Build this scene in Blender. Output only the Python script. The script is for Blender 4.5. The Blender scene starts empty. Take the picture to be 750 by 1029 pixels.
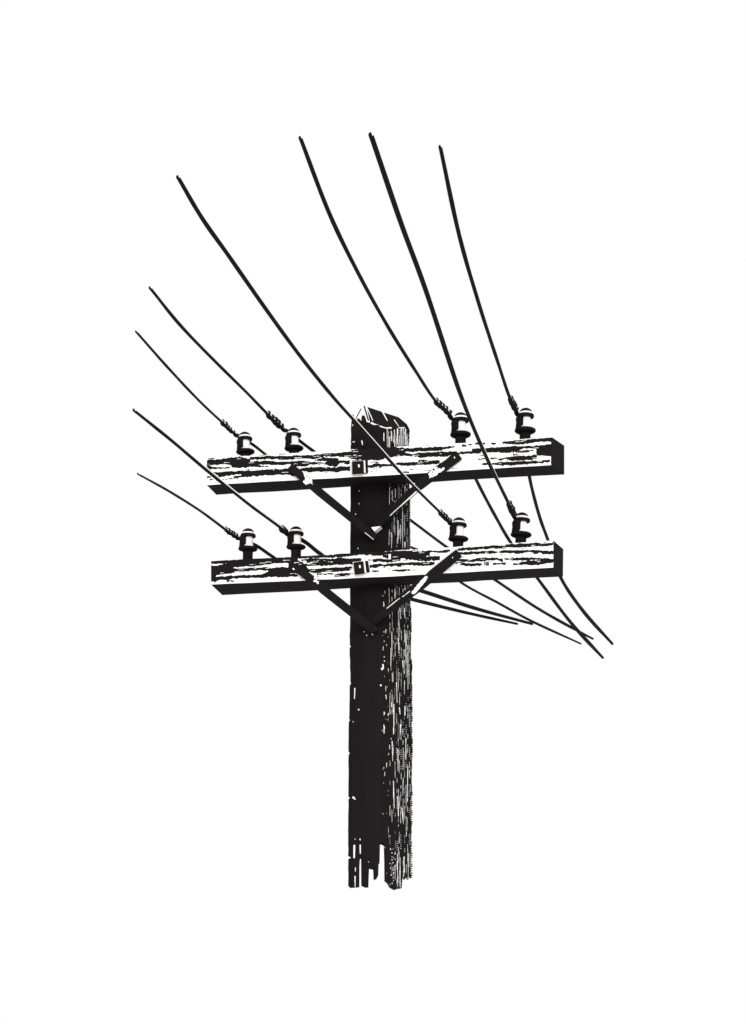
import bpy, math, random
import numpy as np
from mathutils import Vector

# ------------------------------------------------------------------ camera, light, exposure
scene = bpy.context.scene
col = scene.collection
FOC, CX, HZ, CAM_Z = 1500.0, 375.0, 900.0, 1.6      # focal length and horizon in units of a 750 x 1029 frame

cam_data = bpy.data.cameras.new('camera')
cam = bpy.data.objects.new('camera', cam_data)
col.objects.link(cam)
cam.location = (0, 0, CAM_Z)
cam.rotation_euler = (math.radians(90), 0, 0)       # level camera with a rising front: uprights stay upright
cam_data.sensor_fit = 'HORIZONTAL'
cam_data.sensor_width = 36.0
cam_data.lens = 36.0 * FOC / 750.0
cam_data.shift_y = (HZ - 514.5) / 750.0
cam_data.clip_end = 500
scene.camera = cam

world = bpy.data.worlds.new('World')
scene.world = world
world.use_nodes = True
bg = world.node_tree.nodes['Background']
bg.inputs['Color'].default_value = (1, 1, 1, 1)     # blank white paper-bright sky all round
bg.inputs['Strength'].default_value = 1.0

sun_data = bpy.data.lights.new('sun', 'SUN')
sun_data.energy = 1.6
sun_data.angle = math.radians(20)
sun_data.color = (1.0, 0.99, 0.97)
sun = bpy.data.objects.new('sun', sun_data)
col.objects.link(sun)
sun.rotation_euler = Vector((-0.12, 0.95, -0.28)).to_track_quat('-Z', 'Y').to_euler()

scene.view_settings.view_transform = 'Standard'
scene.view_settings.look = 'None'
scene.view_settings.exposure = 0
scene.view_settings.gamma = 1
scene.view_settings.use_curve_mapping = False
scene.cycles.max_bounces = 4

# ------------------------------------------------------------------ helpers
rng = np.random.default_rng(11)
random.seed(11)


def at(px, py, Y):
    return Vector(((px - CX) / FOC * Y, Y, CAM_Z + (HZ - py) / FOC * Y))


def link(o, parent=None):
    col.objects.link(o)
    if parent is not None:
        o.parent = parent
    return o


def mesh_obj(name, verts, faces, mats, parent=None, attr=None, smooth=True, fmat=None):
    me = bpy.data.meshes.new(name)
    me.from_pydata([tuple(v) for v in verts], [], faces)
    for m in (mats if isinstance(mats, (list, tuple)) else [mats]):
        me.materials.append(m)
    if fmat is not None:
        me.polygons.foreach_set('material_index', np.asarray(fmat, dtype=np.int32))
    me.polygons.foreach_set('use_smooth', np.full(len(me.polygons), smooth))
    if attr is not None:
        a = me.attributes.new('wear_and_light', 'FLOAT', 'POINT')
        a.data.foreach_set('value', np.asarray(attr, dtype=np.float32))
    me.update()
    return link(bpy.data.objects.new(name, me), parent)


def noise1(n, step, amp):
    k = max(2, int(n / step) + 3)
    return np.interp(np.arange(n), np.arange(k) * step, rng.uniform(-amp, amp, k))


class Canvas:
    """Wear, grain and painted glints of one piece of timber or iron; drawn as strokes, then kept as a value on its own vertices."""
    S = 5

    def __init__(s, x0, y0, x1, y1, v=0.0, res=5):
        s.S = res
        s.x0, s.y0 = x0, y0
        s.w, s.h = int((x1 - x0) * s.S), int((y1 - y0) * s.S)
        s.a = np.full((s.h, s.w), v, dtype=np.float32)

    def band(s, pts, v, rag=0.45, off=(0, 0), sc=1.0):
        p = [(off[0] + q[0] / sc, off[1] + q[1] / sc, off[1] + q[2] / sc) for q in pts]
        i0 = max(0, int((p[0][0] - s.x0) * s.S))
        i1 = min(s.w, int((p[-1][0] - s.x0) * s.S) + 1)
        n = i1 - i0
        if n < 2:
            return
        xs = s.x0 + np.arange(i0, i1) / s.S
        t = np.interp(xs, [q[0] for q in p], [q[1] for q in p])
        b = np.interp(xs, [q[0] for q in p], [q[2] for q in p])
        t = t + noise1(n, 14, rag) + noise1(n, 5, rag * .7) + noise1(n, 40, rag * .5)
        b = b + noise1(n, 14, rag) + noise1(n, 5, rag * .9) + noise1(n, 40, rag * .5)
        ys = s.y0 + np.arange(s.h)[:, None] / s.S
        s.a[:, i0:i1][(ys >= t[None]) & (ys <= b[None])] = v

    def poly(s, pts, v):
        ys, xs = np.mgrid[0:s.h, 0:s.w]
        xs = s.x0 + xs / s.S
        ys = s.y0 + ys / s.S
        ins = np.zeros(xs.shape, bool)
        for (xa, ya), (xb, yb) in zip(pts, pts[1:] + pts[:1]):
            if ya == yb:
                continue
            ins ^= ((ya > ys) != (yb > ys)) & (xs < (xb - xa) * (ys - ya) / (yb - ya) + xa)
        s.a[ins] = v

    def seg(s, xa, ya, xb, yb, w0, w1, v):
        m = max(w0, w1) + 1
        i0 = max(0, int((min(xa, xb) - m - s.x0) * s.S)); i1 = min(s.w, int((max(xa, xb) + m - s.x0) * s.S) + 1)
        j0 = max(0, int((min(ya, yb) - m - s.y0) * s.S)); j1 = min(s.h, int((max(ya, yb) + m - s.y0) * s.S) + 1)
        if i1 <= i0 or j1 <= j0:
            return
        ys, xs = np.mgrid[j0:j1, i0:i1]
        xs = s.x0 + xs / s.S
        ys = s.y0 + ys / s.S
        dx, dy = xb - xa, yb - ya
        t = np.clip(((xs - xa) * dx + (ys - ya) * dy) / max(1e-6, dx * dx + dy * dy), 0, 1)
        d = np.hypot(xs - xa - t * dx, ys - ya - t * dy)
        s.a[j0:j1, i0:i1][d < (w0 + (w1 - w0) * t) / 2] = v

    def soften(s, k=1):
        for _ in range(k):
            p = np.pad(s.a, 1, mode='edge')
            s.a = (p[1:-1, 1:-1] * 2 + p[:-2, 1:-1] + p[2:, 1:-1] + p[1:-1, :-2] + p[1:-1, 2:]) / 6

    def sample(s, px, py):
        i = np.clip(((np.asarray(px) - s.x0) * s.S).round().astype(int), 0, s.w - 1)
        j = np.clip(((np.asarray(py) - s.y0) * s.S).round().astype(int), 0, s.h - 1)
        return s.a[j, i]


DARK = (0.0125, 0.0100, 0.0106, 1)
PALE = (0.88, 0.88, 0.87, 1)


def wear_light_material(name, dark, pale, noise_scale, stretch, amp, rough=0.85, lo=0.42, hi=0.58):
    """Dark weathered surface whose 'wear_and_light' value turns it pale, broken up by fine noise."""
    m = bpy.data.materials.new(name)
    m.use_nodes = True
    nt = m.node_tree
    N, L = nt.nodes, nt.links
    b = N['Principled BSDF']
    b.inputs['Roughness'].default_value = rough
    b.inputs['Specular IOR Level'].default_value = 0.02
    tc = N.new('ShaderNodeTexCoord')
    mp = N.new('ShaderNodeMapping')
    mp.inputs['Scale'].default_value = stretch
    nz = N.new('ShaderNodeTexNoise')
    nz.inputs['Scale'].default_value = noise_scale
    nz.inputs['Detail'].default_value = 4
    L.new(tc.outputs['Object'], mp.inputs['Vector'])
    L.new(mp.outputs['Vector'], nz.inputs['Vector'])
    at_ = N.new('ShaderNodeAttribute')
    at_.attribute_name = 'wear_and_light'
    ma = N.new('ShaderNodeMath'); ma.operation = 'MULTIPLY_ADD'
    ma.inputs[1].default_value = amp
    L.new(nz.outputs['Fac'], ma.inputs[0])
    sub = N.new('ShaderNodeMath'); sub.operation = 'SUBTRACT'
    sub.inputs[1].default_value = amp * 0.5
    L.new(at_.outputs['Fac'], sub.inputs[0])
    L.new(sub.outputs[0], ma.inputs[2])
    cr = N.new('ShaderNodeValToRGB')
    cr.color_ramp.elements[0].position = lo
    cr.color_ramp.elements[1].position = hi
    L.new(ma.outputs[0], cr.inputs['Fac'])
    # the dark ground is never quite even
    n2 = N.new('ShaderNodeTexNoise')
    n2.inputs['Scale'].default_value = noise_scale * 0.2
    n2.inputs['Detail'].default_value = 6
    L.new(mp.outputs['Vector'], n2.inputs['Vector'])
    mx0 = N.new('ShaderNodeMix'); mx0.data_type = 'RGBA'
    mx0.inputs['A'].default_value = tuple(c * .8 for c in dark[:3]) + (1,)
    mx0.inputs['B'].default_value = tuple(c * 1.25 for c in dark[:3]) + (1,)
    L.new(n2.outputs['Fac'], mx0.inputs['Factor'])
    mx = N.new('ShaderNodeMix'); mx.data_type = 'RGBA'
    mx.inputs['B'].default_value = pale
    L.new(cr.outputs['Color'], mx.inputs['Factor'])
    L.new(mx0.outputs['Result'], mx.inputs['A'])
    L.new(mx.outputs['Result'], b.inputs['Base Color'])
    return m


M_POLE = wear_light_material('tarred_pole_wood', DARK, PALE, 90, (1, 1, .25), 0.35, lo=0.42, hi=0.85)
M_ARM = wear_light_material('weathered_crossarm_wood', DARK, PALE, 110, (.18, 1, 1), 0.5)
M_IRON = wear_light_material('black_iron', DARK, PALE, 120, (1, 1, 1), 0.4)
M_WIRE = wear_light_material('black_wire_sheath', DARK, PALE, 60, (1, .2, 1), 0.15)


def plain(name, c, noise=25):
    m = bpy.data.materials.new(name)
    m.use_nodes = True
    N, L = m.node_tree.nodes, m.node_tree.links
    b = N['Principled BSDF']
    b.inputs['Roughness'].default_value = .7
    b.inputs['Specular IOR Level'].default_value = 0.02
    nz = N.new('ShaderNodeTexNoise'); nz.inputs['Scale'].default_value = noise
    mx = N.new('ShaderNodeMix'); mx.data_type = 'RGBA'
    mx.inputs['A'].default_value = tuple(v * .94 for v in c) + (1,)
    mx.inputs['B'].default_value = tuple(min(.95, v * 1.05) for v in c) + (1,)
    L.new(nz.outputs['Fac'], mx.inputs['Factor'])
    L.new(mx.outputs['Result'], b.inputs['Base Color'])
    return m


M_WHITE = plain('porcelain_and_glint_white', (.9, .9, .9))  # also colours the white glint blocks at the bolts
M_BLACK = plain('black_glaze', DARK[:3])

# ------------------------------------------------------------------ the pole
POLE_Y, PCX = 7.5, 382.0
PX = POLE_Y / FOC                                       # one frame pixel at the pole, in metres

root = link(bpy.data.objects.new('utility_pole', None))
root.location = at(PCX, HZ - 7, POLE_Y)
root['label'] = 'black weathered timber utility pole with two crossarms and eight insulators'
root['category'] = 'utility pole'


def child(o):
    """parent to the pole's Empty, keeping world coordinates in the mesh"""
    o.parent = root
    o.matrix_parent_inverse = root.matrix_world.inverted()
    return o


bpy.context.view_layer.update()


def bottom_profile(x):
    pts = [(340, 891), (351, 891), (352, 892.6), (355, 892.3), (357.5, 892), (360, 892), (361.1, 891.5), (361.2, 863),
           (363.2, 862.5), (363.3, 890.5), (367, 892.2), (370.3, 892), (370.9, 872.8), (375.2, 873.8), (375.5, 884.4),
           (378.4, 883.4), (380.3, 879.8), (380.5, 868.5), (381.6, 867.6), (381.9, 847.6), (386.3, 849),
           (386.6, 885.5), (389.5, 888), (391.5, 892), (396, 894.6), (398.8, 894), (399, 890), (400, 893.6),
           (402, 893.3), (403.5, 892.6), (404.2, 883.2), (405.6, 882), (406, 884.6), (407.6, 882.8), (408.4, 881), (409.4, 884.4), (410.4, 884), (410.8, 880.4), (411.8, 880.6), (412.4, 883), (414, 882), (420, 881)]
    xs = [p[0] for p in pts]
    ys = [p[1] for p in pts]
    o = np.argsort(xs, kind='stable')
    return np.interp(x, np.array(xs)[o], np.array(ys)[o])


def left_edge(y):
    return np.interp(y, [405, 430, 500, 640, 649, 651, 686, 688, 745, 840, 895], [353, 352.8, 352.4, 351.9, 352.2, 351.9, 352.3, 351.5, 350.8, 350.2, 350.4])


def right_edge(y):
    return np.interp(y, [405, 430, 500, 560, 600, 690, 800, 895], [410.5, 410.8, 411, 412, 413, 413.8, 414.2, 413.6])


# pale fibre strokes on the right side, a few scars elsewhere
pc = Canvas(346, 400, 420, 900, 0.0, 8)
x = 390.6
while x < 414.6:                                        # one run of fibre after another round the right side
    share = np.interp(x, [390, 394, 399, 405, 414], [.08, .24, .38, .47, .5])
    y, xx = 428.0 + random.uniform(0, 12), x
    while y < 889:
        ln = random.choice([3, 5, 8, 12, 18, 24]) * random.uniform(.6, 1.2)
        gap = ln * (1 - share) / share * random.uniform(.35, 1.5)
        xx = x + float(np.clip(xx - x + random.uniform(-.2, .2), -.3, .3))
        w = random.uniform(.26, .50) * (1.08 if x > 398 else .92)
        yy = y
        if random.random() < .24 and x > 396:           # fibre crossed by fine checks
            while yy < min(y + ln, 889):
                pc.seg(xx - .3, yy, xx + .3, yy + .1, .7, .7, 1)
                yy += 2.25
        else:
            while yy < min(y + ln, 889):
                st = random.uniform(2, 5)
                x2 = xx + random.uniform(-.12, .12)
                pc.seg(xx, yy, x2, yy + st, w * random.uniform(.7, 1.2), w * random.uniform(.7, 1.2), 1)
                xx, yy = x2, yy + st
        y = yy + gap
    x += random.uniform(1.35, 1.8)
for k in range(3):                                     # beaded runs: fibres crossed by fine checks
    x = random.choice([random.uniform(403, 408), random.uniform(408, 413.5), random.uniform(410, 413.5)])
    y = random.uniform(440, 870)
    for i in range(random.randint(6, 18)):
        pc.seg(x - .5, y, x + .5, y + .1, .75, .75, 1)
        y += 2.3
        x += random.uniform(-.1, .1)
for k in range(45):                                     # stray flecks
    x = random.uniform(384, 394)
    y = random.uniform(600, 880)
    pc.seg(x, y, x + random.uniform(-.2, .2), y + random.choice([.3, .6, 1.5, 4]), .7, .55, 1)
for xa, ya, xb, yb, w in [(393, 651, 393, 674, 1), (394.3, 676, 394.6, 686, .9), (396, 708, 395.8, 738, 1.5), (398.6, 686, 399.3, 706, 1.2),
                          (401.5, 711, 402.3, 718, 1.6), (402.5, 728, 402.8, 737, 1.3), (410, 655, 410.2, 693, 1), (405, 664, 405.4, 671, 1.8),
                          (407, 710, 407.2, 719, 1.5), (394.2, 745, 394.8, 765, 1.2), (400, 753, 400.3, 775, 1.3), (408, 742, 408, 763, 1.2),
                          (395.5, 785, 396.4, 812, 1.3), (400, 801, 400.6, 820, 1.5), (405.4, 782, 405, 800, 1.1), (404, 812, 405.5, 826, 1.6),
                          (410, 770, 409.4, 804, 1.2), (402, 611, 403, 622, 1.5), (406.6, 611, 407, 621, 1.5), (401, 626, 402.3, 636, .9),
                          (400.4, 641, 401, 656, 1.3), (394, 635, 394, 660, 1), (408, 636, 408, 668, 1), (385.8, 605, 385.4, 609.5, 1.5),
                          (397.5, 491, 397.6, 500, 1.3), (391.6, 490, 391.6, 507, 1), (394.5, 493, 395, 504, .9), (407, 488, 408, 492, 1.2),
                          (400.2, 523, 399.8, 546, 1.6), (393.4, 535, 393.7, 551, 1.2), (404.8, 515, 404.8, 549, 1.2), (407, 545, 407.3, 550, 2),
                          (391.6, 532, 391, 548, .9), (396.5, 520, 396.3, 535, .9), (402.5, 527, 402.8, 546, .9),
                          (391, 591, 391.5, 606, 1), (397, 592, 397.2, 604, 1.5), (405.3, 592, 405.2, 598, 1.2), (407.6, 591, 407.8, 595, 1),
                          (394.2, 593, 394.4, 595, 1.2), (394, 600, 394.1, 605, .9), (387, 594, 387, 597, .9), (384.8, 598.5, 385, 599, 1.4)]:
    pc.seg(xa, ya, xb, yb, w * .66, w * .45, 1)
for x, y, w in [(384.2, 672, 2.6), (386.5, 664, 1.3), (382.9, 688.5, 2.0), (360.6, 713, 1.6), (355, 725, 1.0), (386.6, 716.8, 1.4), (383, 848, .1),
                (390.4, 718, 1.6), (357, 843, 1.0), (362, 843.5, 1.4), (370.6, 866, 1.0), (374.5, 637.3, 1.8), (371, 633, 1), (375.5, 635.5, 1.2),
                (366, 634.8, .9), (368.6, 638.3, .9), (386, 634.8, .9), (354.5, 423 + 4, 1.2), (361.2, 493, 1.0), (361, 506, .8), (357.5, 516.5, 1.2),
                (356, 558, .9), (360, 551, 1.2), (386.2, 660, 1)]:
    pc.seg(x, y, x + .05, y + .5, w, w * .8, 1)
pc.seg(375.2, 636.6, 377.5, 634.4, 1.4, .8, 1)
pc.seg(356.7, 692, 356.4, 702, 1.2, .9, 1)
pc.seg(384.9, 668, 385.6, 672, 1.7, 1, 1)
pc.seg(386.3, 730, 386.1, 737, 1.1, .8, 1)
pc.seg(356.2, 850, 356.0, 862, 1.9, 1.6, 1)             # open check near the foot
pc.seg(362.2, 849.5, 362.2, 858, 1.4, 1.0, 1)
pc.seg(357.2, 872, 357.4, 876, .9, .7, 1)
pc.seg(357, 881, 357, 891, 1.3, .8, 1)
pc.seg(355.2, 801.5, 357.0, 803.2, 2.2, 1.2, 1)
for i in range(22):                                     # pin holes by the foot
    x, y = random.uniform(391, 397.5), random.uniform(853, 888)
    pc.seg(x, y, x + .1, y + .5, random.uniform(.7, 1.3), .8, 1)
for xa, ya, yb in [(399.6, 858, 892), (402.2, 862, 892), (406, 861, 881), (410.3, 858, 882), (413, 858, 878)]:
    pc.seg(xa, ya, xa + .2, yb, .7, .5, 1)
# head of the pole: pale strokes under the roof, roof cracks, painted gable light and eave highlight
for xa, ya, yb, w in [(386, 435, 443, 1.3), (389.2, 431, 449, 1), (391.5, 440, 450, 1.4), (393.4, 433, 443, 1), (396.5, 432, 449, 1.1), (399.6, 431, 446, 1.8),
                      (401.4, 437, 449, 1.0), (403.3, 430, 449, 1.4), (405.3, 430, 448, 1.0), (407.6, 431, 447, 1.3), (409.2, 436, 449, 1.1), (408.3, 440, 441, 2)]:
    pc.seg(xa, ya, xa + random.uniform(-.3, .3), yb, w * .72, w * .5, 1)
pc.poly([(354, 398), (366, 398), (372, 424.5), (369, 424.5), (366.8, 418), (364.8, 417), (363.4, 418.5), (363.2, 423), (360.5, 420), (358.6, 421.4), (356, 423)], 1)
pc.seg(357.2, 421.5, 363, 411, 1.0, 1.0, 0)
pc.seg(365.6, 406, 370.3, 422, 1.4, 1.4, 0)
pc.seg(363, 429.5, 364, 437, .1, .1, 1)
pc.seg(368.2, 408, 374.9, 422.6, .95, .8, 1)
pc.seg(384, 412.5, 389.3, 422.5, 1.2, .8, 1)
pc.seg(396.5, 422, 401, 428.5, .9, .5, 1)
pc.seg(373.5, 425, 376.5, 426.4, 2.0, 1.6, 1)
pc.seg(376.5, 426.3, 380, 426.8, 1.2, .8, 1)
pc.seg(382.3, 428.2, 387, 429.8, 1.5, 1.1, 1)
pc.seg(387, 429.8, 393.2, 430.0, 1.1, 1.6, 1)
pc.seg(401, 429.8, 406.5, 429.6, 1.2, 1.2, 1)
pc.seg(355.2, 444, 356.8, 443.8, 1.5, .8, 1)
pc.seg(363.8, 443, 364.4, 446.5, 1.5, 1.2, 1)
pc.soften(1)
pc.a[int(48 * pc.S):, int(36 * pc.S):] *= 0.84            # fibres on the shaft are greyer than the fresh cut head


def build_pole():
    NF, step = 420, 0.7
    th = np.linspace(math.pi, 0, NF)                     # front half, left to right
    rows = np.concatenate([np.arange(400, 896.01, step)])

    def top_z(u, v):
        A = -410.1 - .33 * u - .9 * v
        B = -369.8 + 2.008 * u - 1.351 * v
        C = -414.6 - .33 * u + .62 * (v - 5)
        D = -418.2 - 1.15 * (u - 16.5)
        return np.minimum(np.minimum(A, B), np.minimum(C, D))

    # small relief: long grooves, a little sway, ticks along the right edge
    gro = rng.uniform(-1, 1, NF)
    gro = np.convolve(gro, [.25, .5, .25], 'same')
    tick = np.where((np.arange(len(rows)) * step % 2.25) < 1.1, 1.0, -1.0)
    gate = (noise1(len(rows), 45, 1.0) > -0.15).astype(float)
    sway = noise1(len(rows), 60, .35) + noise1(len(rows), 9, .22)
    sway2 = noise1(len(rows), 40, .35) + noise1(len(rows), 6, .35)
    nick = np.zeros(len(rows))
    for y, d in [(650, 2.2), (687.5, 1.9), (724, 1.2), (757, 1.5), (802, 1.6), (862, 3.2), (446, 1.0), (560, 1), (613, 1.2)]:
        nick -= d * np.exp(-((rows - y) / .9) ** 2)

    def side(thetas, gv, sgn):
        cosx, sinv = np.cos(thetas), np.sin(thetas)
        V = np.zeros((len(rows), len(thetas), 3))
        P = np.zeros((len(rows), len(thetas), 2))
        cl, cr = (left_edge(rows) + right_edge(rows)) / 2, (right_edge(rows) - left_edge(rows)) / 2
        wr = np.clip((cosx - .86) / .12, 0, 1)
        wl = np.clip((-cosx - .9) / .1, 0, 1)
        r = cr[:, None] + gv[None] * .35 * (1 - .5 * wr)[None] + (tick * gate)[:, None] * .85 * wr[None] + (sway2)[:, None] * wr[None] + (sway + nick)[:, None] * wl[None]
        u = cl[:, None] - PCX + r * cosx[None]
        v = r * sinv[None] * sgn
        zt = top_z(u, v)
        zb = -bottom_profile(u + PCX)
        z = np.clip(-rows[:, None] + 0 * u, zb, np.maximum(zt, zb))
        return u, v, z

    def world_pts(u, v, z):
        X = (PCX - CX) * PX + u * PX
        Yw = POLE_Y - v * PX
        Z = CAM_Z + (HZ + z) * PX
        return np.stack([X, Yw, Z], -1)

    def proj(W):
        return CX + W[..., 0] / W[..., 1] * FOC, HZ - (W[..., 2] - CAM_Z) / W[..., 1] * FOC

    verts, faces, wear_and_light = [], [], []

    def add_grid(W, w, flip):
        n0 = sum(len(a) for a in verts)
        R, C = W.shape[:2]
        verts.append(W.reshape(-1, 3))
        wear_and_light.append(w.reshape(-1))
        idx = n0 + np.arange(R * C).reshape(R, C)
        a, b, c, d = idx[:-1, :-1], idx[:-1, 1:], idx[1:, 1:], idx[1:, :-1]
        keep = ~((np.abs(W[:-1, :-1, 2] - W[1:, :-1, 2]) < 1e-6) & (np.abs(W[:-1, 1:, 2] - W[1:, 1:, 2]) < 1e-6))
        q = np.stack([a, d, c, b] if not flip else [a, b, c, d], -1)[keep]
        faces.extend(q.tolist())

    u, v, z = side(th, gro, 1)
    Wf = world_pts(u, v, z)
    px, py = proj(Wf)
    add_grid(Wf, pc.sample(px, py), False)
    thb = th[::2] if (NF - 1) % 2 == 0 else np.append(th[::2], th[-1])
    gb = np.interp(np.arange(len(thb)), np.arange(NF) / 2, gro)
    ub, vb, zb_ = side(thb, gb, -1)
    Wb = world_pts(ub, vb, zb_)
    add_grid(Wb, np.zeros(Wb.shape[:2]), True)
    # roof: rings from the rim to the middle
    full_u = np.concatenate([u[0], ub[0][::-1]])
    full_v = np.concatenate([v[0], vb[0][::-1]])
    rad = np.linspace(1, 0, 70)[:, None]
    U, Vv = full_u[None] * rad, full_v[None] * rad
    Wt = world_pts(U, Vv, top_z(U, Vv))
    px, py = proj(Wt)
    n0 = sum(len(a) for a in verts)
    R, C = Wt.shape[:2]
    verts.append(Wt.reshape(-1, 3)); wear_and_light.append(pc.sample(px, py).reshape(-1))
    idx = n0 + np.arange(R * C).reshape(R, C)
    faces.extend(np.stack([idx[:-1, :-1], idx[:-1, 1:], idx[1:, 1:], idx[1:, :-1]], -1).reshape(-1, 4).tolist())
    # broken foot: strips from the front edge to the back edge of the same width position
    last_f = Wf[-1]
    cw = np.cos(th)
    back_on_front = np.stack([np.interp(np.cos(th), np.cos(thb), Wb[-1][:, k]) for k in range(3)], -1)
    back_on_front[:, 2] = last_f[:, 2]
    add = np.stack([last_f, back_on_front])
    n0 = sum(len(a) for a in verts)
    verts.append(add.reshape(-1, 3)); wear_and_light.append(np.zeros(add.shape[0] * add.shape[1]))
    C = len(th)
    faces.extend([[n0 + i, n0 + C + i, n0 + C + i + 1, n0 + i + 1] for i in range(C - 1)])
    o = mesh_obj('pole_shaft', np.concatenate(verts), faces, M_POLE, None, np.concatenate(wear_and_light), True)
    child(o)
    return o


build_pole()

# ------------------------------------------------------------------ crossarms
TAN = 0.2                                                # the arms are turned a little: right end nearer
ARM_F = 7.2
X0 = (PCX - CX) / FOC * ARM_F
ARM_D = 0.2


def arm_y(px, off=0.0):
    return (ARM_F + off + TAN * X0) / (1 + TAN * (px - CX) / FOC)


arm_specs = {
    'upper': dict(tl=(208, 460.6), tr=(555.3, 439.4), br=(554.3, 467.2), bl=(208, 487.4), top_mid=(380, 450.2), bot_mid=(380, 478.1),
                  btl=(220, 471), btr=(567.3, 447.8), bbr=(567.3, 476.6), bbl=(217.5, 497.2)),
    'lower': dict(tl=(212.2, 564), tr=(556.3, 543.3), br=(556.3, 570.2), bl=(212.2, 587.4), top_mid=(380, 554.4), bot_mid=(380, 580),
                  btl=(224, 574), btr=(566.3, 551.8), bbr=(566, 579.2), bbl=(223.5, 598.4)),
}

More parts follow.
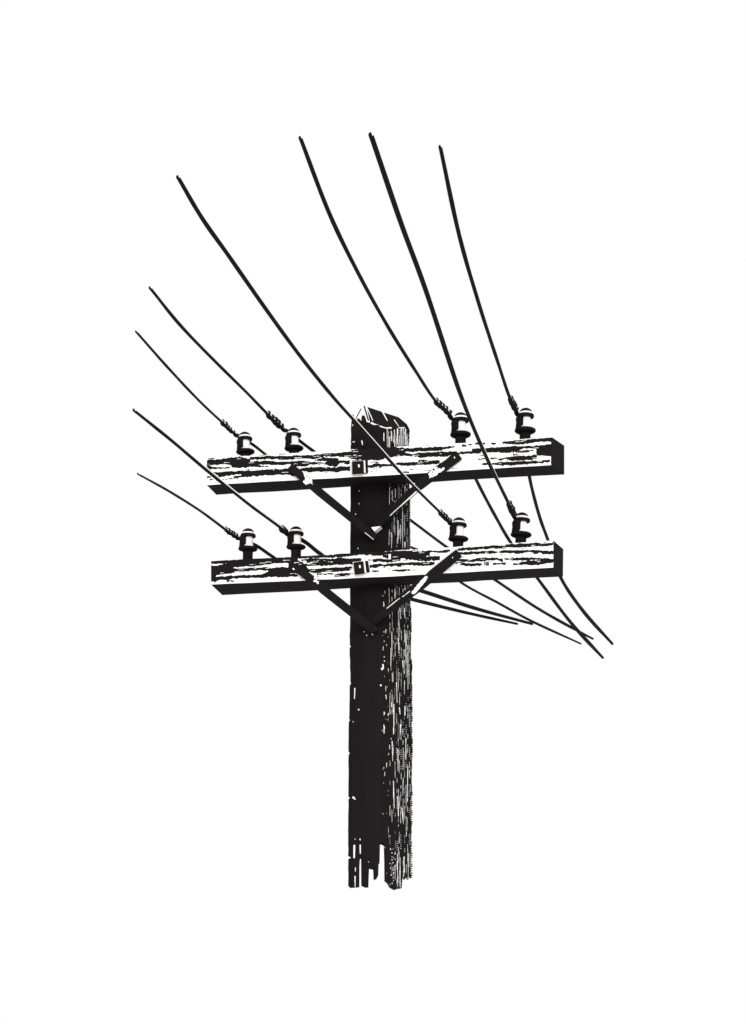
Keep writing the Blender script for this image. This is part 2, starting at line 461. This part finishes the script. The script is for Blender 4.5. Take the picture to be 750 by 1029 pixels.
# grain: (offset, scale, dark bands) read along each timber
grain = {'upper': [
    ((205, 450), 8.333, [
        [(20, 106, 150), (100, 100, 145), (160, 92, 140), (230, 82, 145), (300, 80, 145), (390, 92, 140)],
        [(20, 150, 180), (80, 160, 174), (140, 164, 174), (215, 160, 174)],
        [(230, 120, 160), (300, 118, 168), (380, 115, 162), (430, 125, 158), (480, 150, 162), (540, 154, 161)],
        [(385, 80, 100), (440, 76, 96), (520, 70, 94), (570, 70, 92), (640, 68, 96), (760, 66, 96)],
        [(400, 116, 138), (480, 110, 142), (560, 110, 142), (640, 118, 142), (760, 112, 136)],
        [(70, 203, 217), (130, 203, 232), (200, 200, 232), (280, 195, 222), (380, 192, 228), (450, 188, 237), (520, 182, 228), (560, 180, 230), (640, 180, 226), (700, 170, 224), (760, 165, 240)],
        [(110, 234, 246), (180, 234, 242)], [(250, 238, 247), (330, 228, 247), (410, 226, 242)],
        [(140, 261, 268), (210, 255, 263), (300, 246, 252)], [(28, 236, 252), (55, 238, 250)], [(50, 262, 270), (80, 262, 270)],
        [(30, 88, 92), (90, 84, 90)]]),
    ((290, 445), 8.333, [
        [(40, 108, 132), (200, 103, 132), (260, 96, 126), (330, 90, 120), (420, 84, 116), (500, 72, 122), (530, 60, 140), (760, 40, 146)],
        [(20, 155, 182), (80, 152, 192), (140, 152, 192), (200, 158, 182), (300, 163, 178), (360, 150, 196), (400, 150, 202), (430, 145, 168), (515, 148, 178)],
        [(220, 140, 152), (300, 125, 150), (420, 130, 152)],
        [(50, 224, 232), (130, 210, 242), (200, 205, 246), (280, 205, 242), (360, 208, 236), (400, 205, 252), (440, 200, 236), (518, 200, 236)],
        [(655, 182, 202), (700, 182, 206), (760, 180, 192)]]),
    ((375, 440), 8.333, [
        [(-10, 60, 182), (60, 60, 180), (130, 70, 168), (200, 78, 152), (240, 84, 150), (270, 90, 120)],
        [(240, 95, 120), (310, 86, 116), (430, 80, 112), (560, 76, 106), (685, 68, 78)],
        [(230, 128, 152), (330, 133, 152), (400, 124, 166), (500, 118, 156), (600, 116, 156), (690, 116, 132)],
        [(0, 217, 236), (80, 217, 242), (180, 221, 241)],
        [(190, 209, 227), (300, 204, 236), (400, 199, 227), (480, 194, 226), (558, 189, 210)],
        [(380, 184, 193), (460, 187, 197)], [(310, 261, 269), (332, 261, 269)], [(360, 261, 268), (392, 261, 268)], [(170, 285, 291), (300, 281, 292)],
        [(50, 242, 250), (72, 242, 250)], [(20, 202, 207), (45, 202, 207)]]),
    ((460, 435), 6.818, [
        [(310, 60, 76), (380, 56, 79), (440, 48, 76), (500, 44, 71), (560, 38, 63), (660, 30, 56)],
        [(230, 70, 80), (262, 69, 78)], [(120, 68, 78), (190, 68, 78)], [(30, 82, 92), (62, 82, 92)], [(75, 78, 84), (98, 78, 84)],
        [(100, 109, 121), (200, 107, 132), (280, 99, 136), (380, 94, 136), (450, 92, 105), (540, 88, 104)],
        [(380, 118, 136), (450, 118, 134), (520, 116, 122)],
        [(540, 86, 152), (600, 82, 156), (660, 78, 156)],
        [(0, 132, 150), (60, 124, 142), (160, 122, 141)],
        [(380, 146, 152), (425, 146, 152)],
        [(140, 177, 183), (185, 177, 183)], [(225, 171, 177), (270, 171, 177)], [(280, 177, 187), (340, 165, 187), (400, 159, 191), (480, 154, 186), (545, 149, 180)],
        [(170, 207, 219), (212, 209, 217)], [(235, 207, 217), (300, 199, 223), (380, 199, 219), (480, 194, 213), (560, 189, 209), (634, 183, 197)],
        [(642, 20, 230), (700, 20, 230)]]),
], 'lower': [
    ((208, 555), 8.333, [
        [(25, 72, 96), (140, 68, 95), (280, 58, 96), (450, 40, 96), (600, 32, 92), (760, 20, 92)],
        [(25, 110, 242), (60, 110, 246), (82, 108, 190), (100, 104, 188), (160, 98, 180), (225, 95, 124), (430, 92, 116), (545, 86, 96)],
        [(90, 118, 187), (225, 137, 174), (330, 134, 160), (430, 129, 152), (540, 127, 152), (600, 127, 202), (760, 127, 202)],
        [(60, 205, 246), (110, 205, 227), (180, 200, 227), (260, 195, 217), (330, 190, 214), (400, 190, 214), (470, 184, 212), (520, 160, 206), (600, 150, 206), (700, 125, 206), (760, 110, 202)],
        [(165, 234, 246), (226, 234, 243)]]),
    ((290, 550), 8.333, [
        [(-20, 60, 95), (110, 62, 92), (250, 62, 87), (350, 64, 87), (440, 48, 80), (520, 38, 72), (600, 30, 66), (760, 30, 60)],
        [(110, 99, 112), (200, 95, 106), (330, 100, 112), (430, 91, 146), (540, 91, 141), (612, 95, 108)],
        [(120, 139, 157), (200, 134, 157), (300, 124, 152), (430, 118, 146), (530, 114, 141)], [(150, 112, 130), (330, 116, 130)],
        [(150, 188, 197), (220, 181, 214), (330, 174, 207), (440, 169, 202), (520, 161, 192), (538, 167, 182)],
        [(240, 221, 229), (390, 221, 227)], [(385, 230, 247), (430, 219, 247), (522, 211, 237)],
        [(670, 107, 115), (760, 101, 112)], [(680, 150, 170), (720, 147, 172), (760, 144, 166)], [(700, 199, 207), (760, 199, 207)],
        [(0, 95, 235), (40, 95, 240), (120, 130, 200), (170, 180, 215)]]),
    ((375, 545), 8.333, [
        [(-10, 60, 112), (60, 70, 112), (100, 78, 104), (200, 73, 94), (330, 64, 82)],
        [(150, 90, 137), (270, 84, 137), (360, 79, 122), (420, 84, 127), (475, 90, 112)],
        [(410, 69, 87), (500, 71, 87), (600, 69, 87), (645, 61, 73)], [(270, 119, 142), (420, 119, 147), (560, 119, 147)],
        [(0, 144, 162), (60, 139, 162), (130, 139, 164), (230, 139, 159)], [(80, 104, 118), (130, 108, 134)],
        [(0, 184, 202), (100, 184, 202), (200, 174, 192), (330, 169, 192), (440, 167, 197), (515, 164, 186)],
        [(350, 147, 156), (520, 147, 157)], [(15, 204, 213), (38, 204, 213)], [(85, 204, 213), (102, 204, 212)], [(145, 198, 206), (168, 198, 206)], [(200, 195, 207), (240, 195, 205)],
        [(160, 233, 241), (260, 227, 241), (357, 225, 232)], [(0, 241, 247), (47, 241, 247)],
        [(690, 172, 180), (745, 166, 176)]]),
    ((460, 540), 6.818, [
        [(0, 76, 92), (80, 68, 87), (160, 63, 82), (260, 53, 77), (335, 58, 72)], [(330, 46, 62), (420, 43, 67), (520, 40, 62), (655, 34, 57)], [(350, 59, 69), (440, 57, 67)],
        [(0, 105, 118), (90, 97, 117), (180, 94, 112), (275, 94, 106)], [(285, 94, 109), (380, 89, 109), (480, 89, 107), (560, 91, 101), (660, 94, 109)], [(520, 95, 117), (552, 99, 113)], [(575, 96, 115), (655, 94, 115)],
        [(0, 152, 166), (90, 149, 167), (180, 141, 161), (270, 141, 157), (312, 149, 167)], [(320, 144, 154), (400, 139, 157), (500, 139, 160), (600, 144, 167), (660, 149, 170)],
        [(20, 177, 192), (90, 179, 197), (165, 177, 193)], [(180, 174, 186), (215, 171, 197)], [(240, 177, 191), (330, 171, 183)], [(380, 179, 191), (470, 171, 186)],
        [(440, 168, 177), (500, 164, 191), (560, 168, 189), (620, 159, 176), (655, 156, 171)]]),
]}


def build_arm(which):
    s = arm_specs[which]
    x0, x1 = min(s['tl'][0], s['bl'][0]), max(s['tr'][0], s['br'][0])
    cv = Canvas(x0 - 3, min(s['tr'][1], s['tl'][1]) - 4, x1 + 3, max(s['bl'][1], s['br'][1]) + 4, 1.0)
    for off, sc, bands in grain[which]:
        for b in bands:
            cv.band([(q[0], q[1] - 1.4, q[2] + 1.4) for q in b], 0.0, rag=0.45, off=off, sc=sc)
    # hair-fine checks and pale flecks along the grain
    for k in range(120):
        x = random.uniform(x0, x1 - 12); f = random.random()
        y = (s['tl'][1] + (s['bl'][1] - s['tl'][1]) * f) + (x - x0) / (x1 - x0) * (s['tr'][1] - s['tl'][1])
        ln = random.uniform(1.5, 8)
        v = 1 if cv.sample([x], [y])[0] < .5 else 0
        if v == 0 and random.random() < .72:
            continue
        cv.seg(x, y, x + ln, y - ln * .06, random.uniform(.4, .8), .35, v)
    cv.soften(1)
    nx, ny = 760, 62
    fx = np.linspace(0, 1, nx)
    fy = np.linspace(0, 1, ny)
    tx = s['tl'][0] + fx * (s['tr'][0] - s['tl'][0])
    ty = np.interp(tx, [s['tl'][0], s['top_mid'][0], s['tr'][0]], [s['tl'][1], s['top_mid'][1], s['tr'][1]])
    bx = s['bl'][0] + fx * (s['br'][0] - s['bl'][0])
    by = np.interp(bx, [s['bl'][0], s['bot_mid'][0], s['br'][0]], [s['bl'][1], s['bot_mid'][1], s['br'][1]])
    ty = ty + noise1(nx, 28, .25) + noise1(nx, 6, .16)
    by = by + noise1(nx, 40, .18)
    P = np.zeros((ny, nx, 2))
    P[..., 0] = tx[None] + fy[:, None] * (bx - tx)[None]
    P[..., 1] = ty[None] + fy[:, None] * (by - ty)[None]
    w = cv.sample(P[..., 0], P[..., 1])
    Yf = arm_y(P[..., 0]) + (1 - w) * 0.0012             # dark grain lies a hair deeper
    F = np.stack([(P[..., 0] - CX) / FOC * Yf, Yf, CAM_Z + (HZ - P[..., 1]) / FOC * Yf], -1)
    verts = [F.reshape(-1, 3)]
    wear_and_light = [w.reshape(-1)]
    idx = np.arange(nx * ny).reshape(ny, nx)
    faces = np.stack([idx[:-1, :-1], idx[1:, :-1], idx[1:, 1:], idx[:-1, 1:]], -1).reshape(-1, 4).tolist()
    # back edges of top, underside
    nb = 40
    bt = np.array([at(s['btl'][0] + t * (s['btr'][0] - s['btl'][0]), s['btl'][1] + t * (s['btr'][1] - s['btl'][1]),
                      arm_y(s['btl'][0] + t * (s['btr'][0] - s['btl'][0]), ARM_D)) for t in np.linspace(0, 1, nb)])
    bbot = np.array([at(s['bbl'][0] + t * (s['bbr'][0] - s['bbl'][0]), s['bbl'][1] + t * (s['bbr'][1] - s['bbl'][1]),
                        arm_y(s['bbl'][0] + t * (s['bbr'][0] - s['bbl'][0]), ARM_D)) for t in np.linspace(0, 1, nb)])
    bbot[:, 2] += noise1(nb, 3, .0016)
    base = nx * ny

    def add(vs):
        nonlocal base
        n = base
        verts.append(np.asarray(vs)); wear_and_light.append(np.zeros(len(vs)))  # all dark: shade of the underside and ends is put into the colour
        base += len(vs)
        return list(range(n, n + len(vs)))

    sel = np.linspace(0, nx - 1, nb).astype(int)
    ft, fb = F[0][sel], F[-1][sel]
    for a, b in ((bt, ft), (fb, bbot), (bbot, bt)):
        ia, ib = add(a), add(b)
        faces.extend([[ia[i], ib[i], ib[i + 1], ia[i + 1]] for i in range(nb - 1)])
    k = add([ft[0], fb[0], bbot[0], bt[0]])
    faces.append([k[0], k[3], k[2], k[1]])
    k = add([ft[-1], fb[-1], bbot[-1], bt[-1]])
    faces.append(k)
    o = mesh_obj('crossarm', np.concatenate(verts), faces, M_ARM, None, np.concatenate(wear_and_light), False)
    child(o)
    return o


arms = {k: build_arm(k) for k in ('upper', 'lower')}
arms['upper']['label'] = 'upper crossarm with pale weathered grain and dark right end'
arms['lower']['label'] = 'lower crossarm with pale weathered grain and dark left end'


def sub(o, parent):
    o.parent = parent
    o.matrix_parent_inverse = parent.matrix_world.inverted()
    return o


def box_px(name, quad, Yf, depth, mats, fmat, attr=None):
    """a block whose front outline is quad (frame units) at distance Yf"""
    f = [at(x, y, Yf(x)) for x, y in quad]
    dv = Vector((TAN * .98, .98, 0)) * depth
    b = [p + dv for p in f]
    return mesh_obj(name, f + b, [[3, 2, 1, 0], [4, 5, 6, 7], [0, 1, 5, 4], [1, 2, 6, 5], [2, 3, 7, 6], [3, 0, 4, 7]], mats, None, attr, False, fmat)


bpy.context.view_layer.update()
for which, plate, head in (('upper', [(353.3, 462.6), (369.3, 461.8), (369.6, 475.0), (353.6, 476.0)], [(353.8, 463.6), (365.2, 463.0), (365.5, 475.2), (354.1, 475.8)]),
                           ('lower', [(354.8, 565.5), (369.6, 563.4), (371.4, 574.4), (357, 577.2)], [(355.2, 565.2), (365.0, 563.9), (366.2, 575.8), (356.6, 577.0)])):
    w = box_px('washer', plate, lambda x: arm_y(x, -.012), .02, M_IRON, [0] * 6, [0] * 8)
    sub(w, arms[which])
    (ax, ay), (bx, by), (cx, cy), (dx, dy) = head
    rim = [(ax - .6, ay - .4), (bx + 1.8, by - .3), (cx + 2.0, cy - .4), (dx - .4, dy + .1)]
    sub(box_px('pale_rim', rim, lambda x: arm_y(x, -.017), .008, M_WHITE, [0] * 6), arms[which])  # pale plate showing as a rim round the bolt head
    sub(box_px('bolt', head, lambda x: arm_y(x, -.028), .014, M_BLACK, [0] * 6), arms[which])
    gx, gy = ax * .42 + cx * .58, ay * .62 + cy * .38
    sub(box_px('bolt_glint', [(gx - .8, gy - 1.2), (gx + .8, gy - 1.4), (gx + .9, gy + 1.2), (gx - .3, gy + 1.6)],  # small white block added as the glint on the bolt head
               lambda x: arm_y(x, -.034), .01, M_WHITE, [0] * 6), arms[which])

# ------------------------------------------------------------------ iron braces
def brace(pts, width, glint_marks, thick=.012):
    """flat iron: pts are (frame x, frame y, distance); bends where the points turn"""
    P = [np.array(at(*p)) for p in pts]
    n, m = 90, 12
    L = [0]
    for a, b in zip(P, P[1:]):
        L.append(L[-1] + np.linalg.norm(b - a))
    t = np.linspace(0, L[-1], n)
    c = np.stack([np.interp(t, L, [p[k] for p in P]) for k in range(3)], -1)
    d = np.gradient(c, axis=0)
    side = np.stack([-d[:, 2], 0 * d[:, 0], d[:, 0]], -1)
    side /= np.linalg.norm(side, axis=1)[:, None]
    half = (np.interp(t, L, width) / 2)[:, None] * side * (7.25 / FOC)
    c = c + 0
    ff = np.linspace(-1, 1, m)
    G = c[:, None, :] + ff[None, :, None] * half[:, None, :]
    px = CX + G[..., 0] / G[..., 1] * FOC
    py = HZ - (G[..., 2] - CAM_Z) / G[..., 1] * FOC
    cv = Canvas(px.min() - 2, py.min() - 2, px.max() + 2, py.max() + 2)
    for k in glint_marks:  # glints at the bends and bright edge lines, painted into the iron's colour
        if k[0] == 'p':
            cv.poly(k[1], 1)
            for _ in range(18):                          # black breaks left in the painted glint
                xs = [q[0] for q in k[1]]; ys = [q[1] for q in k[1]]
                x, y = random.uniform(min(xs), max(xs)), random.uniform(min(ys), max(ys))
                cv.seg(x, y, x + random.uniform(.3, 1.6), y - random.uniform(0, 1.2), .7, .5, 0)
        else:
            cv.seg(*k, 1)
    cv.soften(1)
    w = cv.sample(px, py)
    B = G + np.array([0, thick, 0])
    verts = np.concatenate([G.reshape(-1, 3), B.reshape(-1, 3)])
    idx = np.arange(n * m).reshape(n, m)
    fq = np.stack([idx[:-1, :-1], idx[:-1, 1:], idx[1:, 1:], idx[1:, :-1]], -1).reshape(-1, 4)
    faces = fq.tolist() + (fq[:, ::-1] + n * m).tolist()
    o = n * m
    for i in range(n - 1):
        for j in (0, m - 1):
            faces.append([idx[i, j], idx[i + 1, j], idx[i + 1, j] + o, idx[i, j] + o])
    for j in range(m - 1):
        for i in (0, n - 1):
            faces.append([idx[i, j], idx[i, j + 1], idx[i, j + 1] + o, idx[i, j] + o])
    ob = mesh_obj('brace', verts, faces, M_IRON, None, np.concatenate([w.reshape(-1), 0 * w.reshape(-1)]), False)
    return child(ob)


E = -.02
brace([(291.5, 468.3, arm_y(292, E)), (313, 487, arm_y(313, E)), (321, 494, arm_y(321, E)), (378, 540.5, 7.315)], [7.5, 8, 8, 7],
      [('p', [(304.5, 474), (307, 476.5), (310, 478), (313.5, 481), (314.5, 487), (311.5, 485), (308, 487.5), (304.5, 484), (307, 480.5)]), (367, 535.3, 376, 542.4, .9, .7)])
brace([(461.6, 457, arm_y(461, E)), (424.5, 485.2, arm_y(424, E)), (417, 491.5, arm_y(417, E)), (376.5, 529.5, 7.31)], [9.6, 9.6, 8, 7.5],
      [('p', [(446.5, 469), (443.5, 471.2), (440, 469.7), (437.5, 469.2), (432, 474.5), (430.8, 476), (432.5, 481.5), (447.5, 471.6)]),
       (392.5, 517.6, 419, 493.8, .9, 1.2), (457, 455, 431.5, 472.5, .5, 1.0), (457, 459.5, 457.6, 460, 1.3, 1.2),
       (411.5, 489.2, 413.8, 488.2, 2.8, 2.2)])
brace([(295.6, 568.5, arm_y(295, E)), (317, 585, arm_y(317, E)), (325, 592.5, arm_y(325, E)), (378, 634.5, 7.305)], [8, 8, 8.5, 8],
      [('p', [(314, 577), (318, 580.5), (320.5, 583.5), (320, 587.5), (317.5, 584.8), (315, 584.2), (316.2, 581)]), (303, 567.5, 303.4, 568, 1.3, 1),
       (295, 571.5, 295.3, 571.9, 1.8, 1.5)])
brace([(461.5, 555.5, arm_y(461, E)), (430, 581.5, arm_y(430, E)), (424, 586.5, arm_y(424, E)), (373, 626, 7.305)], [9, 10.5, 10.5, 7],
      [('p', [(427.5, 579), (430.5, 579.3), (428, 584), (425, 587.5), (421, 592.5), (416, 597.5), (413.2, 596), (419, 588)]),
       (442, 563, 427, 577, 1.0, .8), (389, 611, 412, 594, .9, .7), (455.2, 560, 455.6, 560.3, 1.5, 1.3)])
for q, mk in (([(373.2, 529.9), (382.6, 528.7), (378.4, 532.4), (376.2, 533.8)], 1), ([(373.5, 630.2), (378, 630), (378, 634.4), (373.8, 634.6)], 0)):
    b = box_px('through_bolt_and_glint', q, lambda x: 7.285, .05, [M_WHITE if mk else M_BLACK], [0] * 6)  # the upper, white block is a glint made solid; the lower is black
    child(b)

# ------------------------------------------------------------------ insulators
US = 7.3 / FOC


def lathe(name, prof, mats, parent, fm=None, n=40, a0=0.0, a1=2 * math.pi, close=True, inner=None):
    verts, faces, fmat = [], [], []
    full = abs(a1 - a0 - 2 * math.pi) < 1e-6
    m = n if full else n + 1
    for r, z in prof:
        for i in range(m):
            a = a0 + (a1 - a0) * i / n
            verts.append((r * US * math.cos(a), r * US * math.sin(a), z * US))
    for j in range(len(prof) - 1):
        for i in range(n):
            k = (i + 1) % m if full else i + 1
            faces.append([j * m + i, (j + 1) * m + i, (j + 1) * m + k, j * m + k])
            fmat.append(fm[j] if fm else 0)
    o = mesh_obj(name, verts, faces, mats, parent, None, True, fmat)
    return o


proto = lathe('insulator', [(4.4, -8.2), (4.8, -9), (5.1, -11), (5.0, -14), (5.4, -17.6), (6.0, -20)], M_WHITE, root)
lathe('cap', [(0.01, 0), (2.2, -.35), (4.2, -1.3), (5.6, -2.6), (6.2, -4.3), (6.8, -6.0), (7.7, -6.3), (8.1, -7.6), (7.9, -9.0), (6.8, -9.6), (4.9, -9.0), (0.01, -8.5)],
      [M_BLACK, M_WHITE], proto, [0, 0, 0, 0, 1, 0, 0, 0, 0, 0, 0])
lathe('skirt', [(4.8, -19.6), (8.8, -19.8), (9.9, -20.6), (10.1, -21.8), (9.2, -22.9), (6.8, -23.6), (5.4, -24.2), (0.01, -24.3)], M_BLACK, proto)
lathe('pin', [(0.01, -24), (5.4, -24.2), (5.2, -27), (5.3, -42), (0.01, -42)], M_BLACK, proto)
shade_ob = lathe('shade_clamp', [(5.3, -8.4), (8.6, -8.8), (9.3, -10.5), (8.8, -14), (9.3, -20.2), (5.5, -20.2), (5.2, -8.4)], M_BLACK, proto, n=24,  # dark half-sleeve standing in for shading on the neck's left
               a0=math.radians(108), a1=math.radians(247))

ins = [('upper', 246, 434, .95, -4), ('upper', 295, 430, .97, -3), ('upper', 463, 414.5, 1.03, 0), ('upper', 528.6, 410, 1.04, 3),
       ('lower', 249.6, 531, .98, 2), ('lower', 297.6, 529, .98, 0), ('lower', 461.5, 520, 1.0, 4), ('lower', 525, 515, 1.03, 6)]
INS_POS = []
for i, (which, xc, ytop, sc, tilt) in enumerate(ins):
    if i == 0:
        o = proto
    else:
        o = proto.copy(); col.objects.link(o); o.parent = root
        for ch in proto.children:
            c = ch.copy(); col.objects.link(c); c.parent = o
    Y = arm_y(xc, ARM_D * .5)
    p = at(xc, ytop, Y)
    o.location = p - root.location
    o.rotation_euler = (0, math.radians(tilt) * .5, math.radians(random.uniform(-8, 8)))
    o.scale = (sc, sc, sc)
    INS_POS.append((xc, ytop, Y, sc))

# ------------------------------------------------------------------ wires
def spline(P, n):
    P = [np.array(p, float) for p in P]
    P = [2 * P[0] - P[1]] + P + [2 * P[-1] - P[-2]]
    out = []
    for i in range(1, len(P) - 2):
        a, b, c, d = P[i - 1:i + 3]
        # centripetal Catmull-Rom
        t0 = 0; t1 = t0 + np.linalg.norm(b - a) ** .5; t2 = t1 + np.linalg.norm(c - b) ** .5; t3 = t2 + np.linalg.norm(d - c) ** .5
        for t in np.linspace(t1, t2, n, endpoint=False):
            A1 = (t1 - t) / (t1 - t0) * a + (t - t0) / (t1 - t0) * b
            A2 = (t2 - t) / (t2 - t1) * b + (t - t1) / (t2 - t1) * c
            A3 = (t3 - t) / (t3 - t2) * c + (t - t2) / (t3 - t2) * d
            B1 = (t2 - t) / (t2 - t0) * A1 + (t - t0) / (t2 - t0) * A2
            B2 = (t3 - t) / (t3 - t1) * A2 + (t - t1) / (t3 - t1) * A3
            out.append((t2 - t) / (t2 - t1) * B1 + (t - t1) / (t2 - t1) * B2)
    out.append(P[-2])
    return np.array(out)


def tube(name, path, rad, mat, parent=None, ns=18, stripe=True):
    T = np.gradient(path, axis=0)
    T /= np.linalg.norm(T, axis=1)[:, None]
    right = np.cross(T, [0, 0, 1.0])
    right /= np.linalg.norm(right, axis=1)[:, None]
    up = np.cross(right, T)
    a = np.arange(ns) * 2 * math.pi / ns
    rad = np.broadcast_to(rad, (len(path),))
    V = path[:, None] + rad[:, None, None] * (np.cos(a)[None, :, None] * right[:, None] + np.sin(a)[None, :, None] * up[:, None])
    w = np.zeros((len(path), ns))
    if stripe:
        w[:stripe, np.cos(a - math.radians(38)) > .6] = 1     # highlight painted as a pale strip along one shoulder of the sheath
    idx = np.arange(len(path) * ns).reshape(-1, ns)
    nx = np.roll(idx, -1, 1)
    faces = np.stack([idx[:-1], nx[:-1], nx[1:], idx[1:]], -1).reshape(-1, 4).tolist()
    faces += [idx[0].tolist()[::-1], idx[-1].tolist()]
    return mesh_obj(name, V.reshape(-1, 3), faces, mat, parent, w.reshape(-1), True)


wires = [
    dict(near=[(137, 333), (168, 368), (200, 402), (224, 424.5), (238, 436.5)], far=[(253, 446), (270, 459), (300, 480), (335, 505), (352, 517), (411, 549), (423, 554), (466, 587), (501, 606), (532, 623), (584, 647)],
         r=.0072, wrap=(223, 239.5), drop=.1, lab='thin black wire sagging to the leftmost insulator of the upper crossarm'),
    dict(near=[(151, 289), (182, 327), (252, 398), (272, 418.5), (286.5, 431.5)], far=[(302, 443.5), (316, 454), (352, 480), (411, 521.5), (448, 549), (501, 585), (540, 611), (566, 626), (596, 642)],
         r=.0082, wrap=(268, 288), drop=.1, lab='black wire reaching the upper crossarm insulator second from the left'),
    dict(near=[(302, 138), (331, 213.6), (360, 273.6), (389, 326), (417.6, 372), (436, 400), (455, 421)], far=[(462, 440), (468, 458), (478.7, 482), (498.7, 520), (514, 546), (541, 582), (575, 627), (606, 661)],
         r=.0081, fe=1.9, fm=1.3, wrap=(437, 456), drop=.15, lab='long black wire curving down to the upper crossarm insulator just right of the pole'),
    dict(near=[(442.6, 147), (461, 233), (480, 300), (500, 362), (512, 398), (521, 417)], far=[(529, 440), (530.5, 460), (532.3, 479), (542.7, 520), (551, 543), (564, 581), (587, 615), (615.6, 647)],
         r=.0077, fe=1.9, fm=1.3, wrap=(512.5, 522), drop=.15, lab='rightmost black wire dropping to the end insulator of the upper crossarm'),
    dict(near=[(139, 476), (170, 493), (203, 514), (228, 532.5), (240, 540)], far=[(256, 547.5), (272, 558), (290, 569), (335, 582), (417, 603), (470, 616), (520, 627)],
         r=.0072, wrap=(226, 241), drop=.05, lab='lowest thin black wire leading to the leftmost insulator of the lower crossarm'),
    dict(near=[(135, 412), (170, 440), (209, 473), (250, 506), (281, 529), (289, 535.5)], far=[(304, 543), (320.5, 555.5), (336, 566), (366, 577.5), (412, 590), (426, 594.5), (480, 612), (535, 627)],
         r=.0082, wrap=(283, 290), drop=.05, lab='black wire crossing the left tip of the upper crossarm to reach the lower crossarm'),
    dict(near=[(179, 177.5), (201.6, 216), (230.4, 257), (268.8, 312), (302.4, 358), (335, 398.5), (356, 422), (408, 480), (441, 513), (454, 525.5)], far=[],
         r=.0072, wrap=(442, 455), drop=0, lab='long black wire passing across the pole head to a lower crossarm insulator'),
    dict(near=[(373, 135), (403, 223), (427, 288), (463, 396), (486.7, 454), (512, 507), (518, 520)], far=[],
         r=.0079, wrap=(511, 519), drop=0, lab='thick black wire passing before the right half of the upper crossarm to a lower insulator'),
]


def plan_line(pa, Ya, pb, Yb):
    """upright plane through two points, returns distance for a frame x inside it"""
    A, B = at(pa[0], pa[1], Ya), at(pb[0], pb[1], Yb)
    m = (B.x - A.x) / (B.y - A.y)
    return lambda x: (A.x - m * A.y) / ((x - CX) / FOC - m)


for w, (xc, ytop, Y, sc) in zip(wires, INS_POS):
    a = w['near'][-1]
    Ya = Y + .005
    n0 = w['near'][0]
    zins = (HZ - a[1]) * Ya
    Yn = zins / (HZ - n0[1])
    f = plan_line(a, Ya, n0, Yn)
    P = [at(x, y, f(x)) for x, y in w['near'][:-1]] + [at(a[0], a[1], Ya)]
    if w['far']:
        e = w['far'][-1]
        Yb = Y + .055
        b = w['far'][0]
        prev = Yb
        for k, (x, y) in enumerate(w['far']):
            u = np.hypot(x - b[0], y - b[1]) / np.hypot(e[0] - b[0], e[1] - b[1])
            Yk = Yb * (HZ - b[1]) / (HZ - y) - w['drop'] * u * u * FOC / (HZ - y)
            prev = max(prev + .01, Yk)
            Yk = prev if k else Yb
            P.append(at(x, y, Yk))
    path = spline(P, 22)
    n = len(path)
    rad = np.full(n, w['r'])
    dist = np.concatenate([[0], np.cumsum(np.linalg.norm(np.diff(path, axis=0), axis=1))])
    rad *= np.interp(dist, [0, .25], [.8, 1])
    if w['far']:
        rad *= np.interp(dist[-1] - dist, [0, .6, 3, 6], [w.get('fe', 1.5) * .7, w.get('fe', 1.5), w.get('fm', 1.1), 1])
    rad *= 1 + noise1(n, 7, .07)
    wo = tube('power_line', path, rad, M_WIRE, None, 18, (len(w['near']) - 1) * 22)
    wo['label'] = w['lab']
    wo['category'] = 'power line'
    wo['group'] = 'power lines tied to the insulators'
    # the conductor's tail served round it where it reaches the insulator
    px = CX + path[:, 0] / path[:, 1] * FOC
    k0 = int(np.argmax(px > w['wrap'][0])); k1 = int(np.argmax(px > w['wrap'][1])) or len(px) - 1
    seg = path[k0:k1 + 1]
    L = np.concatenate([[0], np.cumsum(np.linalg.norm(np.diff(seg, axis=0), axis=1))])
    turns = max(2.5, min(5, L[-1] / .034))
    m = int(turns * 18)
    t = np.linspace(0, L[-1], m)
    c = np.stack([np.interp(t, L, seg[:, k]) for k in range(3)], -1)
    T = np.gradient(c, axis=0); T /= np.linalg.norm(T, axis=1)[:, None]
    rt = np.cross(T, [0, 0, 1.0]); rt /= np.linalg.norm(rt, axis=1)[:, None]
    up = np.cross(rt, T)
    ph = np.linspace(0, turns * 2 * math.pi, m)
    hel = c + (w['r'] * 1.15 + noise1(m, 9, w['r'] * .3))[:, None] * (np.cos(ph)[:, None] * rt + np.sin(ph)[:, None] * up)
    tube('tie_wrap', hel, w['r'] * .88 + noise1(m, 7, w['r'] * .3), M_BLACK, wo, 10, False)
